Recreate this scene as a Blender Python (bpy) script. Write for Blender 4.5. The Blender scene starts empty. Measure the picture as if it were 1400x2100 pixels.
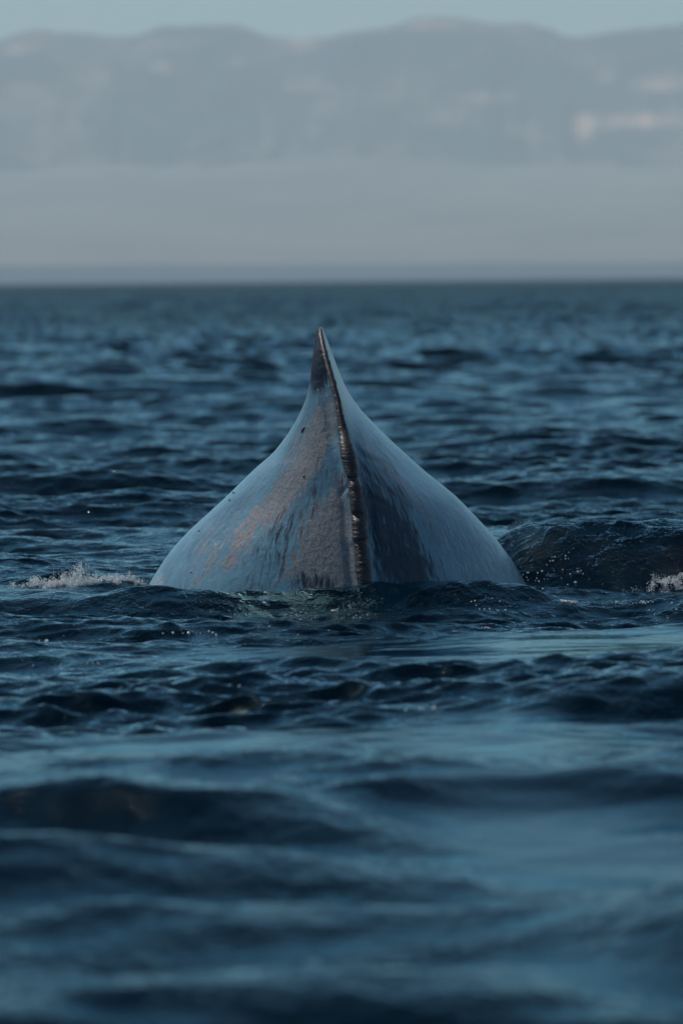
import bpy, bmesh, math, random
import numpy as np
from mathutils import Vector, Matrix

random.seed(7)
rng = np.random.default_rng(11)
sc = bpy.context.scene
R = math.radians

# ------------------------------------------------------------------ camera
CAM_H = 2.15
FPX = 13240.0                      # focal length in pixels of the 1400x2100 photograph
PITCH = math.atan((1050 - 575) / FPX)
ROLL = R(-0.50)
WY = 45.0                          # distance to the whale
cam_d = bpy.data.cameras.new('camera')
cam = bpy.data.objects.new('camera', cam_d)
sc.collection.objects.link(cam)
cam_d.sensor_fit = 'VERTICAL'
cam_d.sensor_height = 36.0
cam_d.sensor_width = 24.0
cam_d.lens = 36.0 * FPX / 2100.0
cam_d.clip_start = 0.5
cam_d.clip_end = 150000.0
cam.matrix_world = (Matrix.Translation((0, 0, CAM_H)) @ Matrix.Rotation(R(90) - PITCH, 4, 'X')
                    @ Matrix.Rotation(ROLL, 4, 'Z'))
cam_d.dof.use_dof = True
cam_d.dof.focus_distance = 44.3
cam_d.dof.aperture_fstop = cam_d.lens / 1000.0 / 0.086
sc.camera = cam
CM = np.array(cam.matrix_world)[:3, :3]


def px_at(px, py, Y):
    """point where the sight line through photograph pixel (px, py) reaches the distance Y"""
    d = CM @ np.array([(px - 700) / FPX, -(py - 1050) / FPX, -1.0])
    return np.array([0, 0, CAM_H]) + d * (Y / d[1])


# ------------------------------------------------------------------ light
SUN_EL, SUN_AZ = R(54), R(-44)     # azimuth measured from +Y towards +X
world = bpy.data.worlds.new('World')
sc.world = world
world.use_nodes = True
nt = world.node_tree
nt.nodes.clear()
wo = nt.nodes.new('ShaderNodeOutputWorld')
bg = nt.nodes.new('ShaderNodeBackground')
sky = nt.nodes.new('ShaderNodeTexSky')
sky.sky_type = 'NISHITA'
sky.sun_disc = False
sky.sun_elevation = SUN_EL
sky.sun_rotation = SUN_AZ
sky.air_density = 0.75
sky.dust_density = 0.5
sky.ozone_density = 4.0
tint = nt.nodes.new('ShaderNodeMix')
tint.data_type = 'RGBA'
tint.blend_type = 'MULTIPLY'
tint.inputs['Factor'].default_value = 1.0
tint.inputs['B'].default_value = (0.85, 1.0, 0.955, 1)
nt.links.new(sky.outputs[0], tint.inputs['A'])
nt.links.new(tint.outputs['Result'], bg.inputs['Color'])
nt.links.new(bg.outputs[0], wo.inputs['Surface'])
bg.inputs['Strength'].default_value = 0.058

sd = bpy.data.lights.new('sun', 'SUN')
sd.energy = 2.6
sd.angle = R(0.53)
sd.color = (1.0, 0.95, 0.89)
sun = bpy.data.objects.new('sun', sd)
sc.collection.objects.link(sun)
sdir = Vector((math.sin(SUN_AZ) * math.cos(SUN_EL), math.cos(SUN_AZ) * math.cos(SUN_EL), math.sin(SUN_EL)))
sun.rotation_euler = (-sdir).to_track_quat('-Z', 'Y').to_euler()
sun.location = (-20, 60, 60)

sc.view_settings.view_transform = 'Standard'
sc.view_settings.look = 'None'
sc.view_settings.exposure = 0.52
sc.view_settings.gamma = 1.0
sc.view_settings.use_curve_mapping = False
sc.cycles.use_denoising = True
sc.cycles.max_bounces = 6
sc.cycles.volume_bounces = 1
sc.cycles.sample_clamp_indirect = 3.0

# ------------------------------------------------------------------ helpers


def tag(o, label=None, cat=None, group=None, kind=None):
    if label:
        o['label'] = label
    if cat:
        o['category'] = cat
    if group:
        o['group'] = group
    if kind:
        o['kind'] = kind
    return o


def mesh_obj(name, verts, faces, mat=None, parent=None, smooth=True):
    me = bpy.data.meshes.new(name)
    verts = np.asarray(verts, dtype=np.float32)
    faces = np.asarray(faces, dtype=np.int32)
    n = faces.shape[1]
    me.vertices.add(len(verts))
    me.vertices.foreach_set('co', verts.ravel())
    me.loops.add(faces.size)
    me.loops.foreach_set('vertex_index', faces.ravel())
    me.polygons.add(len(faces))
    me.polygons.foreach_set('loop_start', np.arange(0, faces.size, n, dtype=np.int32))
    me.polygons.foreach_set('use_smooth', np.full(len(faces), smooth))
    me.update(calc_edges=True)
    me.validate()
    if mat:
        me.materials.append(mat)
    o = bpy.data.objects.new(name, me)
    sc.collection.objects.link(o)
    if parent:
        o.parent = parent
    return o


def grid_faces(nr, nc, wrap=False):
    r = np.arange(nr - 1)[:, None]
    c = np.arange(nc if wrap else nc - 1)[None, :]
    c2 = (c + 1) % nc
    a = r * nc + c
    b = r * nc + c2
    return np.stack([a, b, b + nc, a + nc], -1).reshape(-1, 4)


def smoothstep(a, b, x):
    t = np.clip((x - a) / (b - a), 0, 1)
    return t * t * (3 - 2 * t)


class Mat:
    def __init__(self, name):
        self.m = bpy.data.materials.new(name)
        self.m.use_nodes = True
        self.nt = self.m.node_tree
        self.nt.nodes.clear()
        self.out = self.n('ShaderNodeOutputMaterial')

    def n(self, t, **kw):
        nd = self.nt.nodes.new(t)
        for k, v in kw.items():
            setattr(nd, k, v)
        return nd

    def l(self, a, b):
        self.nt.links.new(a, b)

    def setin(self, sock, v):
        if hasattr(v, 'is_output') or isinstance(v, bpy.types.NodeSocket):
            self.l(v, sock)
        else:
            sock.default_value = v

    def noise(self, vec, scale, detail=4, rough=0.5, dist=0.0):
        nd = self.n('ShaderNodeTexNoise')
        self.l(vec, nd.inputs['Vector'])
        nd.inputs['Scale'].default_value = scale
        nd.inputs['Detail'].default_value = detail
        nd.inputs['Roughness'].default_value = rough
        nd.inputs['Distortion'].default_value = dist
        return nd.outputs['Fac']

    def mapping(self, vec, scale):
        nd = self.n('ShaderNodeMapping')
        self.l(vec, nd.inputs['Vector'])
        nd.inputs['Scale'].default_value = scale
        return nd.outputs['Vector']

    def ramp(self, fac, lo, hi):
        nd = self.n('ShaderNodeMapRange', interpolation_type='SMOOTHSTEP')
        self.setin(nd.inputs['Value'], fac)
        nd.inputs['From Min'].default_value = lo
        nd.inputs['From Max'].default_value = hi
        return nd.outputs['Result']

    def math(self, op, a, b=0.0, clamp=False):
        nd = self.n('ShaderNodeMath', operation=op)
        nd.use_clamp = clamp
        self.setin(nd.inputs[0], a)
        self.setin(nd.inputs[1], b)
        return nd.outputs[0]

    def mix(self, fac, a, b):
        nd = self.n('ShaderNodeMix', data_type='RGBA')
        self.setin(nd.inputs['Factor'], fac)
        self.setin(nd.inputs['A'], a)
        self.setin(nd.inputs['B'], b)
        return nd.outputs['Result']

    def bump(self, h, dist, strength=1.0, normal=None):
        nd = self.n('ShaderNodeBump')
        self.l(h, nd.inputs['Height'])
        nd.inputs['Distance'].default_value = dist
        self.setin(nd.inputs['Strength'], strength)
        if normal is not None:
            self.l(normal, nd.inputs['Normal'])
        return nd.outputs['Normal']

    def attr(self, name, out='Fac'):
        nd = self.n('ShaderNodeAttribute', attribute_name=name)
        return nd.outputs[out]

    def principled(self, **kw):
        p = self.n('ShaderNodeBsdfPrincipled')
        for k, v in kw.items():
            self.setin(p.inputs[k.replace('_', ' ')], v)
        self.l(p.outputs[0], self.out.inputs['Surface'])
        return p


def add_attr(o, name, data):
    a = o.data.attributes.new(name, 'FLOAT', 'POINT')
    a.data.foreach_set('value', np.asarray(data, dtype=np.float32))


# ------------------------------------------------------------------ sea surface as a function
WX = (700 - 700) / FPX * WY
NW = 200
lam = np.exp(np.linspace(math.log(0.13), math.log(22.0), NW)) * rng.uniform(0.94, 1.06, NW)
theta = rng.normal(0, 0.62, NW) + np.where(lam > 2.0, 0.10, -0.12)
theta = np.clip(theta, -1.6, 1.6)
kk = 2 * np.pi / lam
kx = kk * np.sin(theta)
ky = -kk * np.cos(theta)
sl = np.where(lam > 9, 0.008, np.where(lam > 3.0, 0.0125, np.where(lam > 0.9, 0.0205, 0.0320))) * rng.uniform(0.5, 1.4, NW)
aw = sl / kk
ph = rng.uniform(0, 2 * np.pi, NW)
mfx = rng.uniform(-1, 1, (3, 5)) * np.array([[0.9], [0.35], [1.4]])
mfy = rng.uniform(-1, 1, (3, 5)) * np.array([[0.5], [0.2], [0.8]])
mph = rng.uniform(0, 6.28, (3, 5))


def field(j, x, y):
    s = 0
    for i in range(5):
        s = s + np.sin(mfx[j, i] * x + mfy[j, i] * y + mph[j, i])
    return s / 5.0 * 1.6


def blob(x, y, cx, cy, rx, ry, p=1.0):
    return np.exp(-(((x - cx) / rx) ** 2 + ((y - cy) / ry) ** 2) ** p)


def px_ground(px, py, z=0.0):
    d = CM @ np.array([(px - 700) / FPX, -(py - 1050) / FPX, -1.0])
    return (np.array([0, 0, CAM_H]) + d * ((z - CAM_H) / d[2]))[:2]


SLICKS = []      # smooth "footprints" left by the whale: centre px, half-size in metres, strength
for (px, py, rx, ry, s) in ((1120, 1330, 2.3, 2.3, 1.0), (620, 1335, 1.1, 0.7, .6), (760, 1525, 2.3, 2.1, .95),
                            (250, 1580, 0.75, 1.2, .9), (1230, 1730, .75, 3.1, .97), (950, 1590, .6, 1.2, .5), (1150, 1480, 1.0, .8, .9)):
    c = px_ground(px, py)
    SLICKS.append((c[0], c[1], rx, ry, s))


def sea(x, y, ds):
    """displacement (dx, dy, z) of the water at rest position x, y; ds = local grid step"""
    near = blob(x, y, 0.2, 44.6, 4.2, 2.6, 2)
    slick = np.zeros_like(x)
    wob = 0.25 * np.sin(2.1 * x + 0.7 * y) + 0.25 * np.sin(1.3 * y - 1.7 * x + 1.0)
    for (cx, cy, rx, ry, s) in SLICKS:
        slick = np.maximum(slick, s * blob(x + wob * .5, y + wob, cx, cy, rx, ry, 2))
    m1 = np.clip(0.95 + 0.6 * field(0, x, y), 0.3, 1.8)
    m2 = np.clip(1.0 + 0.45 * field(1, x, y), 0.4, 1.7)
    m3 = np.clip(1.0 + 0.7 * field(2, x, y), 0.15, 2.0) * (.25 + .75 * smoothstep(24, 33, y))
    m2 = m2 * (1 + .7 * smoothstep(29, 24, y))
    m1 = m1 * (.6 + .4 * smoothstep(22, 30, y))
    fx = np.zeros_like(x)
    fy = np.zeros_like(x)
    fz = np.zeros_like(x)
    # where the grid gets coarse the remaining waves carry the steepness of the ones it cannot hold
    dd = np.geomspace(0.02, 60, 60)
    av = np.array([np.sum((sl * smoothstep(1.8, 3.6, lam / q)) ** 2) for q in dd])
    gain = np.sqrt(np.sum(sl ** 2) / np.maximum(av, 1e-9))
    lod = np.clip(np.interp(ds, dd, gain), 1, 1.6 + .9 * smoothstep(200, 500, y)) 
    lod = 1 + (lod - 1) * smoothstep(60, 160, y)
    for i in range(NW):
        L = lam[i]
        w = smoothstep(1.8, 3.6, L / ds)
        if np.max(w) <= 0:
            continue
        if L < 0.45:
            g = m3 * (1 - 0.95 * slick) * (1 - .25 * near)
        elif L < 1.3:
            g = m1 * (1 - 0.88 * slick) * (1 - .1 * near)
        elif L < 3:
            g = m2 * (1 - 0.8 * slick) * (1 - 0.5 * near)
        else:
            g = 1.0 * (1 - 0.55 * near) * (1 - 0.78 * slick)
        a = aw[i] * w * g * lod
        p = kx[i] * x + ky[i] * y + ph[i]
        s = np.sin(p)
        c = np.cos(p)
        q = 0.7
        fz += a * c
        fx -= q * a * kx[i] / kk[i] * s
        fy -= q * a * ky[i] / kk[i] * s
    # --- the water heaped up round the whale
    xw = x + .10 * np.sin(1.9 * y)
    # swell crest just in front of the whale, with its dark face towards the camera
    cy = 43.38 + 0.16 * np.sin(1.3 * xw + .5) + 0.10 * np.sin(3.1 * xw + 2)
    crest = 0.085 + 0.035 * blob(x, 0, -1.35, 0, .75, 1) + 0.03 * blob(x, 0, 0.75, 0, .6, 1) + 0.012 * blob(x, 0, .02, 0, .4, 1)
    crest = crest - 0.07 * blob(x, 0, 1.75, 0, .35, 1) - 0.05 * blob(x, 0, -2.25, 0, .3, 1)
    e = y - cy
    prof = np.where(e < 0, np.exp(-(e / 0.42) ** 2), np.exp(-(e / 0.42) ** 2))
    lat = np.exp(-(x / 4.5) ** 4)
    fz += crest * prof * lat * 1.15
    fz -= 0.10 * np.exp(-((y - (42.1 + .15 * np.sin(1.1 * xw))) / 0.75) ** 2) * lat
    # second low crest in the foreground slick
    # hollow beside the whale (right) and the steep wave face behind it
    fz -= 0.12 * blob(x, y, 1.75, 45.3, .75, .55)
    by = 46.75 + .22 * np.sin(1.5 * x + 1.0) - .12 * (x - 1.8)
    e = y - by
    bprof = np.where(e < 0, np.exp(-np.abs(e / 0.62) ** 2.4), np.exp(-(e / 1.3) ** 2))
    fz += 0.45 * bprof * smoothstep(0.7, 1.5, x) * (1 - smoothstep(4.0, 6.0, x))
    # low crest on the left where the splash is
    by = 45.2 + .3 * np.sin(1.2 * x)
    fz += 0.09 * np.exp(-((y - by) / .33) ** 2) * smoothstep(-1.1, -1.7, x) * (1 - smoothstep(-4.0, -6.0, x))
    # dark foreground trough to the left, swell on the right
    c = px_ground(420, 1700)
    fz += 0.07 * blob(x, y, c[0], c[1] + 1.3, 1.5, .9) - 0.08 * blob(x, y, c[0], c[1] - 1.0, 1.7, .9)
    fz += 0.09 * blob(x, y, 1.05, 20.6, .5, .7) - .06 * blob(x, y, 1.0, 19.3, .6, .6)
    ruffle = 2.5 * blob(x, y, 1.9, 46.2, .55, .9) + 1.2 * blob(x, y, 2.6, 43.6, .7, .5) + .6 * blob(x, y, -1.2, 42.6, .8, .4) \
        + .8 * blob(x, y, .9, 43.2, .35, .4) + .8 * blob(x, y, -.3, 43.3, .4, .4)
    return fx, fy, fz, slick - ruffle


def sea_z(x, y):
    fx, fy, fz, _ = sea(np.array([float(x)]), np.array([float(y)]), np.array([0.04]))
    return float(fz[0])


# ------------------------------------------------------------------ water
rows = [15.5]
while rows[-1] < 38000:
    r = rows[-1]
    if r < 24:
        d = 0.058
    elif r < 38:
        d = 0.046
    elif r < 49:
        d = 0.027
    elif r < 60:
        d = 0.045
    elif r < 1500:
        d = r * (0.0009 + 0.0026 * min(1, (r - 60) / 300))
    else:
        d = r * 0.03
    rows.append(r + d)
rows = np.array(rows)
half = math.tan(R(3.35))
# ease the side columns so they get coarser gradually
side = np.geomspace(1.0, math.tan(R(40)) / half, 80)[1:]
u = np.concatenate([-half * side[::-1], np.linspace(-half, half, 570), half * side])
X = rows[:, None] * u[None, :]
Y = np.repeat(rows[:, None], len(u), 1)
dsr = np.gradient(rows)[:, None]
dsc = np.gradient(u)[None, :] * rows[:, None]
DS = np.maximum(dsr, dsc * 1.0)
DS = np.maximum(DS, 0.03)
print('water grid', X.shape)
fx, fy, fz, slk = sea(X, Y, DS)
V = np.stack([X + fx, Y + fy, fz], -1).reshape(-1, 3)

m = Mat('sea_water')
geo = m.n('ShaderNodeNewGeometry')
pos = geo.outputs['Position']
calm = m.attr('calm')
rip = m.noise(m.mapping(pos, (1.0, 0.55, 1)), 9.0, 4, .62, .4)
fine = m.noise(m.mapping(pos, (1.0, 0.7, 1)), 34.0, 3, .6, .5)
inv = m.math('SUBTRACT', 1.0, m.math('MULTIPLY', calm, 0.86))
b1 = m.bump(rip, 0.024, inv)
b2 = m.bump(fine, 0.0030, inv, b1)
chop = m.n('ShaderNodeTexNoise')
m.l(pos, chop.inputs['Vector'])
chop.inputs['Scale'].default_value = 2.3
chop.inputs['Detail'].default_value = 3
cv = m.n('ShaderNodeVectorMath', operation='SUBTRACT')
m.l(chop.outputs['Color'], cv.inputs[0])
cv.inputs[1].default_value = (.5, .5, .5)
cm = m.n('ShaderNodeVectorMath', operation='MULTIPLY')
m.l(cv.outputs[0], cm.inputs[0])
cm.inputs[1].default_value = (3.0, 4.5, 0)
cs = m.n('ShaderNodeVectorMath', operation='SCALE')
m.l(cm.outputs[0], cs.inputs[0])
m.l(m.attr('far'), cs.inputs['Scale'])
ca_ = m.n('ShaderNodeVectorMath', operation='ADD')
m.l(cs.outputs[0], ca_.inputs[0])
m.l(b2, ca_.inputs[1])
cn = m.n('ShaderNodeVectorMath', operation='NORMALIZE')
m.l(ca_.outputs[0], cn.inputs[0])
b2 = cn.outputs[0]
far = m.attr('far')
fr = m.n('ShaderNodeFresnel')
fr.inputs['IOR'].default_value = 1.333
m.l(b2, fr.inputs['Normal'])
dif = m.n('ShaderNodeBsdfDiffuse')
dif.inputs['Color'].default_value = (0.0002, 0.0050, 0.0110, 1)
gl = m.n('ShaderNodeBsdfGlossy')
gl.inputs['Color'].default_value = (0.62, 0.92, 1.0, 1)
m.l(b2, gl.inputs['Normal'])
m.l(m.math('ADD', 0.022, m.math('MULTIPLY', far, 0.10)), gl.inputs['Roughness'])
mx = m.n('ShaderNodeMixShader')
m.l(m.math('MULTIPLY', m.math('POWER', fr.outputs[0], 1.62), m.math('SUBTRACT', 1.18, m.math('MULTIPLY', m.attr('remote'), .42)), True), mx.inputs[0])
m.l(dif.outputs[0], mx.inputs[1])
m.l(gl.outputs[0], mx.inputs[2])
m.l(mx.outputs[0], m.out.inputs['Surface'])
water = mesh_obj('sea_water', V, grid_faces(*X.shape), m.m)
tag(water, kind='structure')
add_attr(water, 'calm', slk.ravel())
add_attr(water, 'remote', smoothstep(250, 2500, Y).ravel())
add_attr(water, 'far', smoothstep(60, 420, Y).ravel())

# ------------------------------------------------------------------ whale
LE = [(651.5, 672), (648, 681), (644, 709), (640.5, 737), (636.6, 774), (630, 811), (620, 837), (606, 866), (586, 897), (557, 934),
      (528, 957), (494, 990), (466, 1018), (430, 1051), (387, 1090), (351, 1129), (326, 1165), (308, 1194), (292, 1225)]
RE = [(661, 672), (665, 681), (677, 714), (694, 760), (711, 800), (728, 826), (748, 851), (774, 877), (803, 906), (837, 937),
      (871, 968), (900, 991), (935, 1019), (975, 1060), (1020, 1110), (1050, 1150), (1080, 1200), (1093, 1225)]
RI = [(656, 672), (658.6, 691), (671, 743), (681, 777), (690, 811), (697, 846), (704, 883), (709, 909), (717, 949), (724, 977),
      (729, 1009), (734, 1049), (737, 1097), (743, 1149), (746, 1189), (748, 1225)]


def curve(tab, Yd):
    P = np.array([px_at(a, b, Yd) for a, b in tab])
    o = np.argsort(P[:, 2])
    return P[o, 2], P[o, 0]


def smooth1(a, n):
    k = np.hanning(2 * n + 1)
    k /= k.sum()
    p = np.concatenate([2 * a[0] - a[n:0:-1], a, 2 * a[-1] - a[-2:-n - 2:-1]])
    return np.convolve(p, k, 'valid')


zl, xl = curve(LE, WY)
zr, xr = curve(RE, WY)
zi, xi = curve(RI, WY)
ZT = float(zl[-1])
NZ = 420
tt = np.linspace(0, 1, NZ)
zs = -1.1 + (ZT + 1.1) * (1 - (1 - tt) ** 1.25)
zz = zs.copy()


def ext(zt, xt):
    v = np.interp(zz, zt, xt)
    s = (xt[0] - xt[2]) / (zt[2] - zt[0])
    b = np.clip(zt[0] - zz, 0, 2)
    return v + s * 0.9 * (b - 0.33 * b * b)


zun = np.linspace(-1.1, ZT, 900)


def prep(zt, xt, n=26):
    global zz
    zz = zun
    v = smooth1(ext(zt, xt), n)
    # keep the very tip sharp
    v0 = ext(zt, xt)
    w = smoothstep(ZT - .12, ZT - .02, zun)
    v = v * (1 - w) + v0 * w
    return np.interp(zs, zun, v)


XL, XR_, XI = prep(zl, xl), prep(zr, xr), prep(zi, xi)
XI = np.clip(XI, XL + 0.003, XR_ - 0.003)
hh = np.clip((ZT - zs) / ZT, 0, 2)
YF = WY - 1.22 * hh ** 0.62 - 0.02          # dorsal line facing the camera
YW = WY + 0.05 + 0.25 * hh                  # widest line
YB = WY + 0.06 + 1.9 * hh ** 0.5            # far side of the arch
MH = 150


def section(k):
    s = np.linspace(0, 1, MH)
    s = 1 - (1 - s) ** 1.5
    pts = []
    # right front: ridge -> right extreme
    a = XR_[k] - XI[k]
    b = XI[k] - XL[k]
    fR = (1 - s ** 1.28) ** 0.70
    fL = (1 - s ** 1.45) ** 0.66
    dF = YW[k] - YF[k]
    right = np.stack([XI[k] + a * s, YW[k] - dF * fR], -1)
    # the thin top of the tail stock turns its left face towards the bow
    wt = float(smoothstep(0.35, 1.55, zs[k]))
    dL = dF * (1 - wt) + (.5 * b + .01) * wt
    left = np.stack([XI[k] - b * s, YF[k] + dL * (1 - fL)], -1)
    ang = np.linspace(0, math.pi, 80)[1:-1]
    cx = 0.5 * (XL[k] + XR_[k])
    rx = 0.5 * (XR_[k] - XL[k])
    ca, sa = np.cos(ang), np.sin(ang)
    back = np.stack([cx + rx * np.sign(ca) * np.abs(ca) ** 1.15, YW[k] + (YB[k] - YW[k]) * sa ** 0.9], -1)
    return np.concatenate([left[::-1], right[1:], back], 0)


secs = np.array([section(k) for k in range(NZ)])
NC = secs.shape[1]
VW = np.zeros((NZ, NC, 3))
VW[..., 0:2] = secs
VW[..., 2] = zs[:, None]
# side coordinate -1 (left edge) .. 0 (ridge) .. 1 (right edge)
side_u = np.zeros(NC)
s = np.linspace(0, 1, MH)
side_u[:MH] = -s[::-1]
side_u[MH:2 * MH - 1] = s[1:]
side_u[2 * MH - 1:] = np.linspace(1, 3, NC - 2 * MH + 1)
SU = np.repeat(side_u[None], NZ, 0)
# distance along x from the ridge (front side only)
DX = VW[..., 0] - XI[:, None]
FRONT = (np.arange(NC) < 2 * MH - 1)[None] * np.ones((NZ, 1))
ZZ = VW[..., 2]
dy = np.zeros_like(ZZ)
# groove either side of the spine ridge
dy += 0.018 * np.exp(-((np.abs(DX) - 0.085) / 0.035) ** 2) * smoothstep(1.5, 1.2, ZZ)
# knuckle swellings on the spine, folds that run off them to the right
KN = [(909, 977, 1.0), (981, 1046, .95), (1054, 1100, .9), (1104, 1215, .8)]
for (pa, pb, s_) in KN:
    za, zb = px_at(715, pb, WY)[2], px_at(715, pa, WY)[2]
    zc = .5 * (za + zb)
    dy -= 0.030 * s_ * np.exp(-(DX / 0.10) ** 2) * np.exp(-((ZZ - zc) / (0.6 * (zb - za))) ** 4)
for (px0, py0, px1, py1, wd, am) in ((722, 906, 800, 965, .022, .020), (728, 925, 775, 990, .018, .012), (738, 982, 800, 1045, .022, .014),
                                     (748, 1060, 800, 1150, .03, .010), (716, 985, 700, 1020, .016, .012)):
    p0, p1 = px_at(px0, py0, WY), px_at(px1, py1, WY)
    dx_, dz_ = p1[0] - p0[0], p1[2] - p0[2]
    ll = math.hypot(dx_, dz_)
    al = ((VW[..., 0] - p0[0]) * dx_ + (ZZ - p0[2]) * dz_) / ll
    ac = ((VW[..., 0] - p0[0]) * -dz_ + (ZZ - p0[2]) * dx_) / ll + 0.02 * np.sin(al * 16)
    dy += am * np.exp(-(ac / wd) ** 2) * smoothstep(-.02, .04, al) * smoothstep(ll, ll * .3, al)
    dy -= am * .7 * np.exp(-((ac - 1.7 * wd) / wd) ** 2) * smoothstep(-.02, .04, al) * smoothstep(ll, ll * .3, al)
# soft long undulations of the blubber
dy += 0.010 * np.sin(SU * 9 + 1.2 * np.sin(ZZ * 5)) * np.sin(ZZ * 4.5 + SU * 2) * smoothstep(1.6, .9, ZZ) * (1 - np.exp(-(DX / .2) ** 2))
VW[..., 1] += dy * FRONT

fw = grid_faces(NZ, NC, True)
vv = VW.reshape(-1, 3)
top = np.array([[XI[-1], WY, ZT + 0.006]])
whale = bpy.data.objects.new('whale', None)
sc.collection.objects.link(whale)
whale.location = (0, WY, 0)
tag(whale, 'arched grey blue whale back rising to a sharp tail stock peak out of the sea', 'whale')
OFF = np.array([0, WY, 0])

m = Mat('whale_skin')
geo = m.n('ShaderNodeNewGeometry')
pos = geo.outputs['Position']
uvn = m.n('ShaderNodeUVMap', uv_map='skin_flow')
flow = uvn.outputs['UV']
streak = m.noise(m.mapping(flow, (1.0, 0.16, 1)), 22.0, 6, .68, .5)
streak2 = m.noise(m.mapping(flow, (1.0, 0.085, 1)), 95.0, 5, .65, .3)
big = m.noise(m.mapping(flow, (1.0, 0.5, 1)), 4.0, 3, .5, .3)
wr = m.noise(pos, 70.0, 4, .6, .8)
wr2 = m.noise(pos, 14.0, 3, .5, .5)
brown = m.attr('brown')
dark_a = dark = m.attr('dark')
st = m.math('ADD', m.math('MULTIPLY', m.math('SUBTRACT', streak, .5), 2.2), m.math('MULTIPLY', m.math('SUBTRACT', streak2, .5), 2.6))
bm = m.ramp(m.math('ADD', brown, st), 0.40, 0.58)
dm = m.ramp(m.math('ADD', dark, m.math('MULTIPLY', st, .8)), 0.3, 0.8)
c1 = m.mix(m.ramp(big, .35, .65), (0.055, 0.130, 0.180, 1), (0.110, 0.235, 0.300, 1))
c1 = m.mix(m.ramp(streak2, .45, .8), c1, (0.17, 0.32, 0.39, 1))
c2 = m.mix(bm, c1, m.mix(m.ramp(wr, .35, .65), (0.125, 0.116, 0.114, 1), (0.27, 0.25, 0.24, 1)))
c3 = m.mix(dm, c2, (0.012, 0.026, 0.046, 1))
spots = m.noise(m.mapping(flow, (1.0, .35, 1)), 60.0, 2, .5)
c4 = m.mix(m.ramp(spots, .745, .775), c3, (0.012, 0.014, 0.018, 1))
hb = m.math('ADD', m.math('MULTIPLY', streak2, .5), m.math('ADD', m.math('MULTIPLY', wr, .18), m.math('MULTIPLY', streak, .5)))
n1 = m.bump(hb, 0.0085, .8)
n2 = m.bump(wr2, 0.012, .5, n1)
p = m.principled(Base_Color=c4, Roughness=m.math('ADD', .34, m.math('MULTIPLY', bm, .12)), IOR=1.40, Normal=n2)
m.l(m.math('SUBTRACT', 1.0, m.math('MULTIPLY', dm, .6)), p.inputs['Coat Weight'])
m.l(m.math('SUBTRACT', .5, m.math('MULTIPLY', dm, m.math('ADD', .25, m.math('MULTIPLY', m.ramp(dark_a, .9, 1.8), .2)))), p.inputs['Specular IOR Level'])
p.inputs['Coat Roughness'].default_value = 0.16
p.inputs['Coat IOR'].default_value = 1.33
p.inputs['Coat Weight'].default_value = 0.0
for lk in list(m.nt.links):
    if lk.to_socket == p.inputs['Coat Weight'] or lk.to_node == m.out:
        m.nt.links.remove(lk)
fr = m.n('ShaderNodeFresnel')
fr.inputs['IOR'].default_value = 1.47
m.l(n2, fr.inputs['Normal'])
gl = m.n('ShaderNodeBsdfGlossy')
gl.inputs['Color'].default_value = (0.72, 0.97, 1.0, 1)
gl.inputs['Roughness'].default_value = .14
m.l(n2, gl.inputs['Normal'])
mx = m.n('ShaderNodeMixShader')
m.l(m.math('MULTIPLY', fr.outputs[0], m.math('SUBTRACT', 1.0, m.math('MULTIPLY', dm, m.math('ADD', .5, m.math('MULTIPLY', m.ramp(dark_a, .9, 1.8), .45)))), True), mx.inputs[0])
m.l(p.outputs[0], mx.inputs[1])
m.l(gl.outputs[0], mx.inputs[2])
m.l(mx.outputs[0], m.out.inputs['Surface'])
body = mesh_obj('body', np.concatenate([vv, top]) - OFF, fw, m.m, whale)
bmx = bmesh.new()
bmx.from_mesh(body.data)
bmx.verts.ensure_lookup_table()
tv = bmx.verts[len(vv)]
base_i = (NZ - 1) * NC
for c in range(NC):
    f = bmx.faces.new((bmx.verts[base_i + c], bmx.verts[base_i + (c + 1) % NC], tv))
    f.smooth = True
bmx.to_mesh(body.data)
bmx.free()


def pblobs(lst, xw, zw):
    out = np.zeros_like(xw)
    for (px, py, rx, ry, ang, s_) in lst:
        c = px_at(px, py, WY)
        k = 1 / (FPX / WY)
        ddx, ddz = (xw - c[0]) / k, (zw - c[2]) / k
        ca, sa = math.cos(R(ang)), math.sin(R(ang))
        e1 = (ddx * ca + ddz * sa) / rx
        e2 = (-ddx * sa + ddz * ca) / ry
        out = np.maximum(out, s_ * np.exp(-(e1 ** 2 + e2 ** 2) ** 1.3))
    return out


xb, zb_ = VW[..., 0], VW[..., 2]
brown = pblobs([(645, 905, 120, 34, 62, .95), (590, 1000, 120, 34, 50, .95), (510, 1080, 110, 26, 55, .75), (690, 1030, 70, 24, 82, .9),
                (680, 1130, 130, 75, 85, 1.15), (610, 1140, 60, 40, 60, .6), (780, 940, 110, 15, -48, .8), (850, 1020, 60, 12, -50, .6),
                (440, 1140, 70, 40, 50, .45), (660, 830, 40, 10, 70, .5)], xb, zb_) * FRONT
dark = pblobs([(656, 722, 66, 24, 84, 3.0), (640, 1180, 50, 25, 0, .7), (805, 1100, 190, 62, -66, 1.0), (770, 980, 90, 22, -60, .7), (575, 1100, 130, 45, 62, .5),  # peak and right flank: shade put into the skin colour; the rest slate mottling
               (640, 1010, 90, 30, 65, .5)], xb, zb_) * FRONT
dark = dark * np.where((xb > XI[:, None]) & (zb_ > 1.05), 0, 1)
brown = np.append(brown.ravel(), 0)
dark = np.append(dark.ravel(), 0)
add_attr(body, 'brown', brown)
add_attr(body, 'dark', dark)
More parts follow.
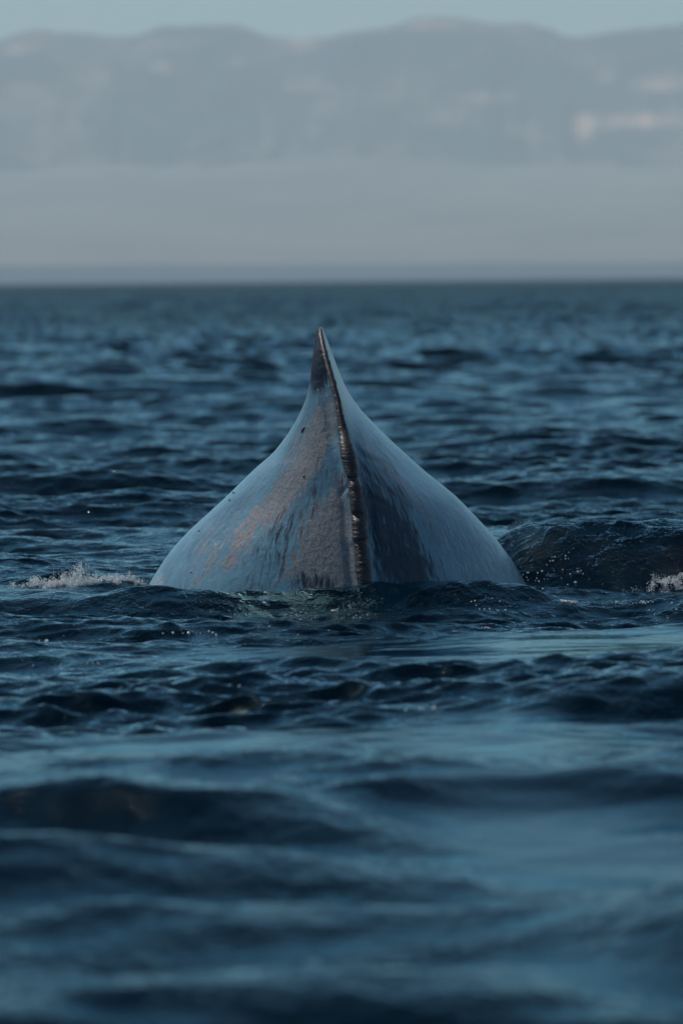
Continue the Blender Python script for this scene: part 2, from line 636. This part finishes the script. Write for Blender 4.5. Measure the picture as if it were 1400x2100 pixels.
# UV that flows down the body from the peak: u = side coordinate, v = height
U = SU * (0.55 + 0.45 * hh[:, None])
uvv = np.stack([U, ZZ], -1).reshape(-1, 2)
uvv = np.concatenate([uvv, [[0, ZT]]])
li = np.zeros(len(body.data.loops), dtype=np.int32)
body.data.loops.foreach_get('vertex_index', li)
uvl = body.data.uv_layers.new(name='skin_flow')
uvl.data.foreach_set('uv', uvv[li].astype(np.float32).ravel())

# --- the dark knobbly dorsal ridge, one tube that swells at the knuckles
NR = 520
zr_ = np.linspace(-0.25, ZT - 0.004, NR)
xr_ = np.interp(zr_, zs, XI)
yr_ = np.interp(zr_, zs, VW[:, MH - 1, 1])
pyr = 579 + (CAM_H - zr_) * FPX / WY       # about the photograph row
wid = np.interp(pyr, [673, 690, 743, 800, 846, 900, 912, 950, 972, 978, 990, 1040, 1049, 1058, 1100, 1104, 1150, 1230],
                [3, 5, 7, 7, 7.5, 12, 15, 15.5, 13, 8, 13.5, 15, 12.5, 15, 15.5, 13.5, 16, 17]) * .95 / (FPX / WY)
hgt = np.interp(pyr, [673, 690, 743, 800, 880, 905, 940, 972, 978, 985, 1020, 1045, 1049, 1060, 1095, 1102, 1112, 1200],
                [2, 3, 4, 4, 4, 12, 11, 10, 1, 10, 12, 10, 4, 12, 10, 5, 12, 12]) / (FPX / WY)
rj = smooth1(rng.normal(0, 1, NR), 3)
wid = smooth1(wid, 4) * (1 + .07 * rj)
hgt = smooth1(hgt, 6) * (1 + .04 * smooth1(rng.normal(0, 1, NR), 3))
xr_ = xr_ + smooth1(rng.normal(0, .003, NR), 6)
NA = 25
aa = np.linspace(-math.pi * .5, math.pi * .5, NA)
VR = np.zeros((NR, NA, 3))
VR[..., 0] = xr_[:, None] + wid[:, None] * np.sin(aa)[None]
VR[..., 1] = yr_[:, None] + 0.022 - (hgt + .022)[:, None] * np.cos(aa)[None] ** .8
VR[..., 2] = zr_[:, None]
m = Mat('ridge_skin')
geo = m.n('ShaderNodeNewGeometry')
pos = geo.outputs['Position']
w1 = m.noise(m.mapping(pos, (.5, 1, 2.2)), 36.0, 4, .6, .6)
w2 = m.noise(pos, 95.0, 3, .6, .3)
col = m.mix(m.ramp(w1, .35, .7), (0.020, 0.018, 0.020, 1), (0.085, 0.064, 0.062, 1))
nn = m.bump(m.math('ADD', w1, m.math('MULTIPLY', w2, .6)), 0.0035, 1.0)
m.principled(Base_Color=col, Roughness=.42, IOR=1.4, Normal=nn)
ridge = mesh_obj('dorsal_ridge', VR.reshape(-1, 3) - OFF, grid_faces(NR, NA)[:, ::-1], m.m, whale)


def surf_pt(px, py):
    """point and normal of the whale's front where the photograph pixel falls"""
    c = px_at(px, py, WY - .5)
    k = int(np.argmin(np.abs(zs - c[2])))
    j = int(np.argmin(np.abs(VW[k, :2 * MH - 1, 0] - c[0])))
    j = min(max(j, 1), 2 * MH - 3)
    P = VW[k, j]
    t1 = VW[k, j + 1] - VW[k, j - 1]
    t2 = VW[min(k + 2, NZ - 1), j] - VW[k - 2, j]
    n = np.cross(t1, t2)
    n /= np.linalg.norm(n)
    if n[1] > 0:
        n = -n
    return Vector(P), Vector(n)


m = Mat('scar_skin')
geo = m.n('ShaderNodeNewGeometry')
w1 = m.noise(geo.outputs['Position'], 90, 3)
m.principled(Base_Color=m.mix(w1, (.016, .014, .018, 1), (.09, .075, .075, 1)), Roughness=.5, Normal=m.bump(w1, .008, 1.0))
SCAR = m.m


def scar(px, py, ln, wd, ang, dz=0.012):
    P, n = surf_pt(px, py)
    up = Vector((math.cos(R(ang)), 0, math.sin(R(ang))))
    t = (up - n * up.dot(n)).normalized()
    b = n.cross(t)
    vs, fs = [], []
    K, J = 16, 5
    for i in range(K + 1):
        a = -1 + 2 * i / K
        w = wd * math.sqrt(max(0, 1 - abs(a) ** 1.8)) * (1 + .25 * math.sin(5 * a + 1))
        for j in range(J):
            c = -1 + 2 * j / (J - 1)
            q = P + t * (ln * a) + b * (w * c) + n * (dz * (1 - c * c) * (1 - a * a) - 0.002)
            vs.append(q - Vector((0, WY, 0)))
    for i in range(K):
        for j in range(J - 1):
            a = i * J + j
            fs.append((a, a + 1, a + J + 1, a + J))
    o = mesh_obj('skin_scar', vs, fs, SCAR, whale)
    return o


o = scar(621, 881, .032, .0115, 38)
o['label'] = 'dark oval scar on the pale left flank'
scar(623, 975, .011, .006, 40)
scar(477, 1016, .008, .005, 40)
scar(469, 1031, .008, .005, 40)
scar(405, 1094, .006, .004, 45)
scar(392, 1176, .006, .004, 70)

# ------------------------------------------------------------------ foam, splash, drops
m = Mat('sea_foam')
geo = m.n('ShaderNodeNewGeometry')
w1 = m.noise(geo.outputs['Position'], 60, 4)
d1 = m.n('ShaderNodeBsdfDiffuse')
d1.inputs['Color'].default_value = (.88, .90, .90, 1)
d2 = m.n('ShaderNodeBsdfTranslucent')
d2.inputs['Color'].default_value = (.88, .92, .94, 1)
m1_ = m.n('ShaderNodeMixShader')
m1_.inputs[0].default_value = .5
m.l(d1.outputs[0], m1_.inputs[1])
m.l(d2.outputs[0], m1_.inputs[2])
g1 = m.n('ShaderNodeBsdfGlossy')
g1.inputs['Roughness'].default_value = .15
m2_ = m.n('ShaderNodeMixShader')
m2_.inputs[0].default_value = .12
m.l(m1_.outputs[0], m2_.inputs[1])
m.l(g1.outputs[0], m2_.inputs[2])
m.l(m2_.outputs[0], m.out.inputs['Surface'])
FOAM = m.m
m = Mat('spray_water')
p = m.principled(Base_Color=(.95, .97, 1, 1), Roughness=.04, IOR=1.333)
p.inputs['Transmission Weight'].default_value = 0.85
DROP = m.m


def ico(sub=1):
    b = bmesh.new()
    bmesh.ops.create_icosphere(b, subdivisions=sub, radius=1)
    v = np.array([q.co[:] for q in b.verts])
    f = np.array([[q.index for q in ff.verts] for ff in b.faces])
    b.free()
    return v, f


IV, IF = ico(1)
IV2, IF2 = ico(2)


def drops_mesh(name, pts, rad, mat, stretch=1.0, parent=None, hi=False):
    bv, bf = (IV2, IF2) if hi else (IV, IF)
    vs, fs = [], []
    for i, (p_, r_) in enumerate(zip(pts, rad)):
        s_ = rng.uniform(.7, 1.3, 3)
        s_[2] *= stretch
        vs.append(bv * s_ * r_ + np.asarray(p_))
        fs.append(bf + i * len(bv))
    return mesh_obj(name, np.concatenate(vs), np.concatenate(fs), mat, parent)


def foam_fleck(px, py, w, label, dep=None):
    """a thin irregular raft of foam floating on the water"""
    g = px_ground(px, py, 0.03)
    if dep:
        g = px_at(px, py, dep)[:2]
    n = 26
    pts, rad = [], []
    for i in range(n):
        a, r_ = rng.uniform(0, 6.28), math.sqrt(rng.uniform(0, 1))
        x, y = g[0] + w * r_ * math.cos(a), g[1] + w * 1.2 * r_ * math.sin(a)
        pts.append((x, y, sea_z(x, y) + .002))
        rad.append(w * rng.uniform(.16, .34) * (1.1 - .6 * r_))
    o = drops_mesh('foam_patch', pts, rad, FOAM, .45)
    return tag(o, label, 'foam', 'foam patches floating on the water')


foam_fleck(690, 1226, .045, 'largest white foam patch floating just below the foot of the dark ridge')
foam_fleck(333, 1254, .026, 'small white foam patch on the dark wave below the left end of the whale back')
foam_fleck(1165, 1219, .06, 'white foam patch at the foot of the glittering wave right of the whale')
foam_fleck(1000, 1251, .022, 'tiny foam patch below the right end of the whale back')


QX, QY = np.linspace(-3.2, 3.2, 260), np.linspace(42.5, 47.5, 200)
_a, _b = np.meshgrid(QX, QY)
QZ = sea(_a, _b, np.full_like(_a, .04))[2]


def sea_zq(x, y):
    i = int(np.clip((y - 42.5) / 5 * 199, 0, 199))
    j = int(np.clip((x + 3.2) / 6.4 * 259, 0, 259))
    return QZ[i, j]


def splash(name, label, spots, seed):
    r = np.random.default_rng(seed)
    pts, rad = [], []
    for (px, py, Yd, sx, sz, n, r0) in spots:
        c = px_at(px, py, Yd)
        ncl = max(3, n // 14)
        cl = [(r.normal(0, sx), r.normal(0, .10), abs(r.normal(0, sz)), r.uniform(.15, .5), r.uniform(-1, 1)) for _ in range(ncl)]
        for i in range(n * 8):
            a_, b_, h_, w_, tl = cl[r.integers(ncl)]
            g = r.normal(0, .035 * w_)
            x = c[0] + a_ + g + r.normal(0, .008)
            y = c[1] + b_ + r.normal(0, .02)
            h = max(0, h_ + tl * g + r.normal(0, .010 + .2 * sz))
            base = min(sea_zq(x, y), c[2] + .02)
            pts.append((x, y, max(base, c[2] - .03) + h))
            rad.append(r0 * .25 * r.lognormal(0, .55))
    return pts, rad


pts, rad = splash('s', '', [(40, 1205, 45.0, .10, .012, 60, .006), (120, 1210, 45.0, .10, .028, 330, .0085), (90, 1203, 45.0, .12, .010, 120, .010), (225, 1196, 44.9, .10, .010, 140, .011), (160, 1203, 44.9, .07, .045, 240, .0070), (165, 1190, 44.9, .10, .07, 120, .0030), (330, 1188, 44.7, .04, .04, 60, .003),
                            (205, 1195, 44.9, .07, .03, 120, .006), (245, 1194, 44.9, .04, .02, 90, .006), (278, 1194, 44.8, .03, .015, 60, .006),
                            (325, 1190, 44.7, .02, .025, 70, .005), (165, 1165, 44.9, .02, .03, 14, .005), (190, 1150, 44.9, .12, .05, 16, .003),
                            (60, 1175, 45.0, .15, .04, 20, .003)], 3)
o = drops_mesh('splash', pts, rad, FOAM, 1.1)
half_n = len(pts)
tag(o, 'white splash and spray thrown up beside the left foot of the whale back', 'splash', kind='stuff')
pts, rad = splash('s', '', [(1375, 1185, 45.6, .06, .018, 130, .006), (1300, 1212, 45.5, .12, .02, 120, .005), (1200, 1222, 45.3, .15, .012, 110, .005),
                            (1390, 1200, 45.5, .05, .02, 60, .005)], 5)
o = drops_mesh('splash', pts, rad, FOAM, 1.0)
tag(o, 'white foamy spray on the wave at the right edge, right of the whale', 'splash', kind='stuff')
pts, rad = splash('s', '', [(1045, 1110, 46.0, .03, .05, 22, .0028), (1060, 1090, 46.2, .10, .08, 16, .0025)], 6)
o = drops_mesh('splash', pts, rad, FOAM, 1.0)
tag(o, 'sprinkle of tiny drops in the air behind the right edge of the whale back', 'splash', kind='stuff')



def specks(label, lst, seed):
    """tiny white beads set on the wave faces in place of sun glints"""
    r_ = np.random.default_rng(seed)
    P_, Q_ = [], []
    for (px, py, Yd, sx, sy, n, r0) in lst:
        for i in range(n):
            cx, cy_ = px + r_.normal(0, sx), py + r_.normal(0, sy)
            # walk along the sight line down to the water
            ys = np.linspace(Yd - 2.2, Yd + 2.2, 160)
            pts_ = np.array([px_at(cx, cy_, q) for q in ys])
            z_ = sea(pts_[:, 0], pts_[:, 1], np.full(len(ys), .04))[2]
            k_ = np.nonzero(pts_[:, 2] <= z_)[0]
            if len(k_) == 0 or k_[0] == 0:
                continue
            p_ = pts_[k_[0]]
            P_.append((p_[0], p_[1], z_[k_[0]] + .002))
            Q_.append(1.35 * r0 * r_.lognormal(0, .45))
    o_ = drops_mesh('glint_beads', P_, Q_, FOAM, .8)  # foam-white beads added to stand for sun sparkle on the water
    return tag(o_, label, 'glint_beads', kind='stuff')


specks('scattered white beads standing in for sun glints on the steep dark wave right of the whale',
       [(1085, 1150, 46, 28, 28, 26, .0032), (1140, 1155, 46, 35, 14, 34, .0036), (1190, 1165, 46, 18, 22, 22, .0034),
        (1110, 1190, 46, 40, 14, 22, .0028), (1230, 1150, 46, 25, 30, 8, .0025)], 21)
specks('rows of white beads standing in for sun glints on the wavelets in front of the whale',
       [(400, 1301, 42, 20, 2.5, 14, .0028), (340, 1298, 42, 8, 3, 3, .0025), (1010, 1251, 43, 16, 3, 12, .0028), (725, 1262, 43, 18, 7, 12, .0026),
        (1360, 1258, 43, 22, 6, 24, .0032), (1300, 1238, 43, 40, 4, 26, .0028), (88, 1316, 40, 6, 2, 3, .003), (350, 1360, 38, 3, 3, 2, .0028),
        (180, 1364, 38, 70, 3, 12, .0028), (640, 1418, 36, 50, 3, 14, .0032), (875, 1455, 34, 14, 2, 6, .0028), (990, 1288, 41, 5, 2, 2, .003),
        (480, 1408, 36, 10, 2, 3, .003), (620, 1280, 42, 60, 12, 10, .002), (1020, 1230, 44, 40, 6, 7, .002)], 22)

c = px_at(234, 966, 46.5)
o = drops_mesh('water_drop', [c], [.011], DROP, 1.0, hi=True)
tag(o, 'single bright water drop in the air left of the whale', 'water drop')

# ------------------------------------------------------------------ far shore
NMX = 700


def ridge_noise(x, seed, base, octs=6, gain=.55):
    r = np.random.default_rng(seed)
    s = np.zeros_like(x)
    a = 1.0
    f = 1.0 / base
    for o_ in range(octs):
        xs = x * f + r.uniform(0, 100)
        i = np.floor(xs).astype(int)
        t = xs - i
        t = t * t * (3 - 2 * t)
        tab = np.random.default_rng(seed * 17 + o_).uniform(-1, 1, 4096)
        s += a * (tab[i % 4096] * (1 - t) + tab[(i + 1) % 4096] * t)
        a *= gain
        f *= 2.03
    return s


def noise2(x, y, seed, base, octs=5, gain=.5, ridged=False):
    s = np.zeros_like(x)
    a, f = 1.0, 1.0 / base
    for o_ in range(octs):
        tab = np.random.default_rng(seed * 31 + o_).uniform(-1, 1, (256, 256))
        xs, ys = x * f + 17.3 * o_, y * f + 5.1 * o_
        i, j = np.floor(xs).astype(int), np.floor(ys).astype(int)
        tx, ty = xs - i, ys - j
        tx, ty = tx * tx * (3 - 2 * tx), ty * ty * (3 - 2 * ty)
        v = ((tab[i % 256, j % 256] * (1 - tx) + tab[(i + 1) % 256, j % 256] * tx) * (1 - ty)
             + (tab[i % 256, (j + 1) % 256] * (1 - tx) + tab[(i + 1) % 256, (j + 1) % 256] * tx) * ty)
        s += a * (1 - 2 * np.abs(v) if ridged else v)
        a *= gain
        f *= 2.1
    return s


DM = 45000.0
FS = 5.0         # the far shore is laid out in fifths of a metre and scaled     # crest of the range
skyline = [(-700, 90), (-300, 60), (0, 77), (60, 66), (160, 64), (280, 72), (330, 58), (400, 52), (480, 55), (540, 70), (600, 80), (680, 74),
           (760, 60), (820, 48), (870, 38), (905, 34), (950, 42), (1010, 54), (1080, 47), (1130, 64), (1170, 70), (1230, 68),
           (1310, 60), (1400, 50), (1700, 30), (2100, 70)]
P = np.array([px_at(a, b - 9, DM) for a, b in skyline])
mid = FS * np.concatenate([np.linspace(-7000, -1000, 150, endpoint=False), np.linspace(-1000, 1000, 500), np.linspace(1000, 7000, 151)[1:]])
xg = mid
crest = np.interp(xg, P[:, 0], P[:, 2])
crest += 50 * ridge_noise(xg, 3, 450, 6, .62) * (0.4 + 2.5 * smoothstep(4500, 10000, np.abs(xg)))
yg = np.linspace(0, 1, 130)
D0 = 38500.0
XX, TT = np.meshgrid(xg, yg)
YY = D0 + (DM + 2000 - D0) * TT
tc = (DM - D0) / (DM + 2000 - D0)
rise = np.where(TT < tc, smoothstep(0, 1, TT / tc) * .55 + .45 * (TT / tc), 1 - .5 * ((TT - tc) / (1 - tc)) ** 1.5)
rn = noise2(XX, YY * .7, 5, 1650, 5, .5, True)
ZM = crest[None] * rise - 30 + (rn - .6) * 260 * np.sin(np.pi * np.clip(TT / tc, 0, 1)) * smoothstep(0, .2, TT)
ZM = np.minimum(ZM, crest[None] * (CAM_H * 0 + YY / DM) * 0.995 + 0)
m = Mat('mountain_rock')
geo = m.n('ShaderNodeNewGeometry')
w1 = m.noise(m.mapping(geo.outputs['Position'], (1, .6, 1.6)), .0014, 5, .6, .4)
w2 = m.noise(m.mapping(geo.outputs['Position'], (1, 1, 2)), .005, 4, .6)
col = m.mix(m.ramp(w1, .42, .62), (.012, .035, .06, 1), (.15, .125, .12, 1))
w3 = m.math('MULTIPLY', m.attr('bare'), m.math('ADD', .6, m.math('MULTIPLY', m.ramp(w2, .4, .6), .6)), True)
col = m.mix(m.math('ADD', m.math('MULTIPLY', m.ramp(w2, .60, .72), .3), w3, True), col, (.95, .62, .46, 1))
m.principled(Base_Color=col, Roughness=.95, Specular_IOR_Level=.1)
mt = mesh_obj('mountain_range', np.stack([XX, YY, ZM], -1).reshape(-1, 3), grid_faces(*XX.shape), m.m)
tag(mt, kind='structure')
bare = np.zeros_like(XX)
PX = 700 + XX / YY * FPX
PY = 579 - (ZM - CAM_H) / YY * FPX
for (bx, by_, rx_, ry_, s_) in ((1200, 270, 22, 20, 1.6), (1320, 258, 110, 11, 1.1), (1370, 185, 60, 12, .6), (1000, 208, 70, 10, .5), (345, 142, 25, 10, .6),
                                (60, 185, 40, 16, .5), (50, 100, 25, 9, .5), (630, 95, 25, 9, .55), (900, 58, 60, 8, .5), (1248, 165, 20, 12, .4),
                                (1070, 275, 30, 12, .5), (210, 160, 25, 10, .35), (500, 130, 30, 10, .3), (650, 185, 60, 8, .35)):
    bare += s_ * np.exp(-((PX - bx) / rx_) ** 2 - ((PY - by_) / ry_) ** 2)
add_attr(mt, 'bare', bare.ravel())
# bare pale patch of hillside on the right



def landmass(name, y0, y1, top_px, prof, mat, seed, amp, xw=32000):
    xs_ = np.concatenate([np.linspace(-xw, -4500, 60, endpoint=False), np.linspace(-4500, 4500, 260), np.linspace(4500, xw, 61)[1:]])
    ts = np.linspace(0, 1, 50)
    XX, TT = np.meshgrid(xs_, ts)
    YY = y0 + (y1 - y0) * TT
    Pt = np.array([px_at(a, b, y1) for a, b in top_px])
    ct = np.interp(xs_, Pt[:, 0], Pt[:, 2])
    Z = ct[None] * TT ** prof - 1.5 + amp * noise2(XX, YY, seed, 1300, 4) * TT
    o = mesh_obj(name, np.stack([XX, YY, Z], -1).reshape(-1, 3), grid_faces(*XX.shape), mat)
    return tag(o, kind='structure')


m = Mat('foothill_ground')
geo = m.n('ShaderNodeNewGeometry')
w1 = m.noise(m.mapping(geo.outputs['Position'], (1, .5, 3)), .0008, 4, .6)
m.principled(Base_Color=m.mix(m.ramp(w1, .35, .65), (.13, .13, .13, 1), (.19, .18, .17, 1)), Roughness=.95, Specular_IOR_Level=.1)
landmass('foothills', 25500, 40500, [(-3000, 350), (0, 350), (300, 345), (700, 340), (1100, 342), (1400, 338), (4000, 345)], 1.0, m.m, 4, 55)
m = Mat('shore_ground')
geo = m.n('ShaderNodeNewGeometry')
w1 = m.noise(geo.outputs['Position'], .002, 4, .6)
m.principled(Base_Color=m.mix(m.ramp(w1, .35, .65), (.02, .05, .09, 1), (.03, .06, .10, 1)), Roughness=.95, Specular_IOR_Level=.1)
landmass('coast', 24000, 25000, [(-3000, 556), (0, 545), (500, 543), (900, 540), (1400, 536), (4000, 540)], .6, m.m, 9, 3)

# ------------------------------------------------------------------ haze
v0, v1 = np.array([-36000, -300, -70.0]), np.array([36000, 50000, 3000.0])
vs = [(x, y, z) for x in (v0[0], v1[0]) for y in (v0[1], v1[1]) for z in (v0[2], v1[2])]
fs = [(0, 1, 3, 2), (4, 6, 7, 5), (0, 4, 5, 1), (2, 3, 7, 6), (0, 2, 6, 4), (1, 5, 7, 3)]
m = Mat('haze_air')
pv = m.n('ShaderNodeVolumePrincipled')
pv.inputs['Color'].default_value = (.81, .96, 1.0, 1)
pv.inputs['Density'].default_value = 0.000031
pv.inputs['Anisotropy'].default_value = 0.0
m.l(pv.outputs[0], m.out.inputs['Volume'])
hz = mesh_obj('haze', vs, fs, m.m, smooth=False)
tag(hz, 'pale blue haze over the sea and the far mountains', 'haze', kind='stuff')
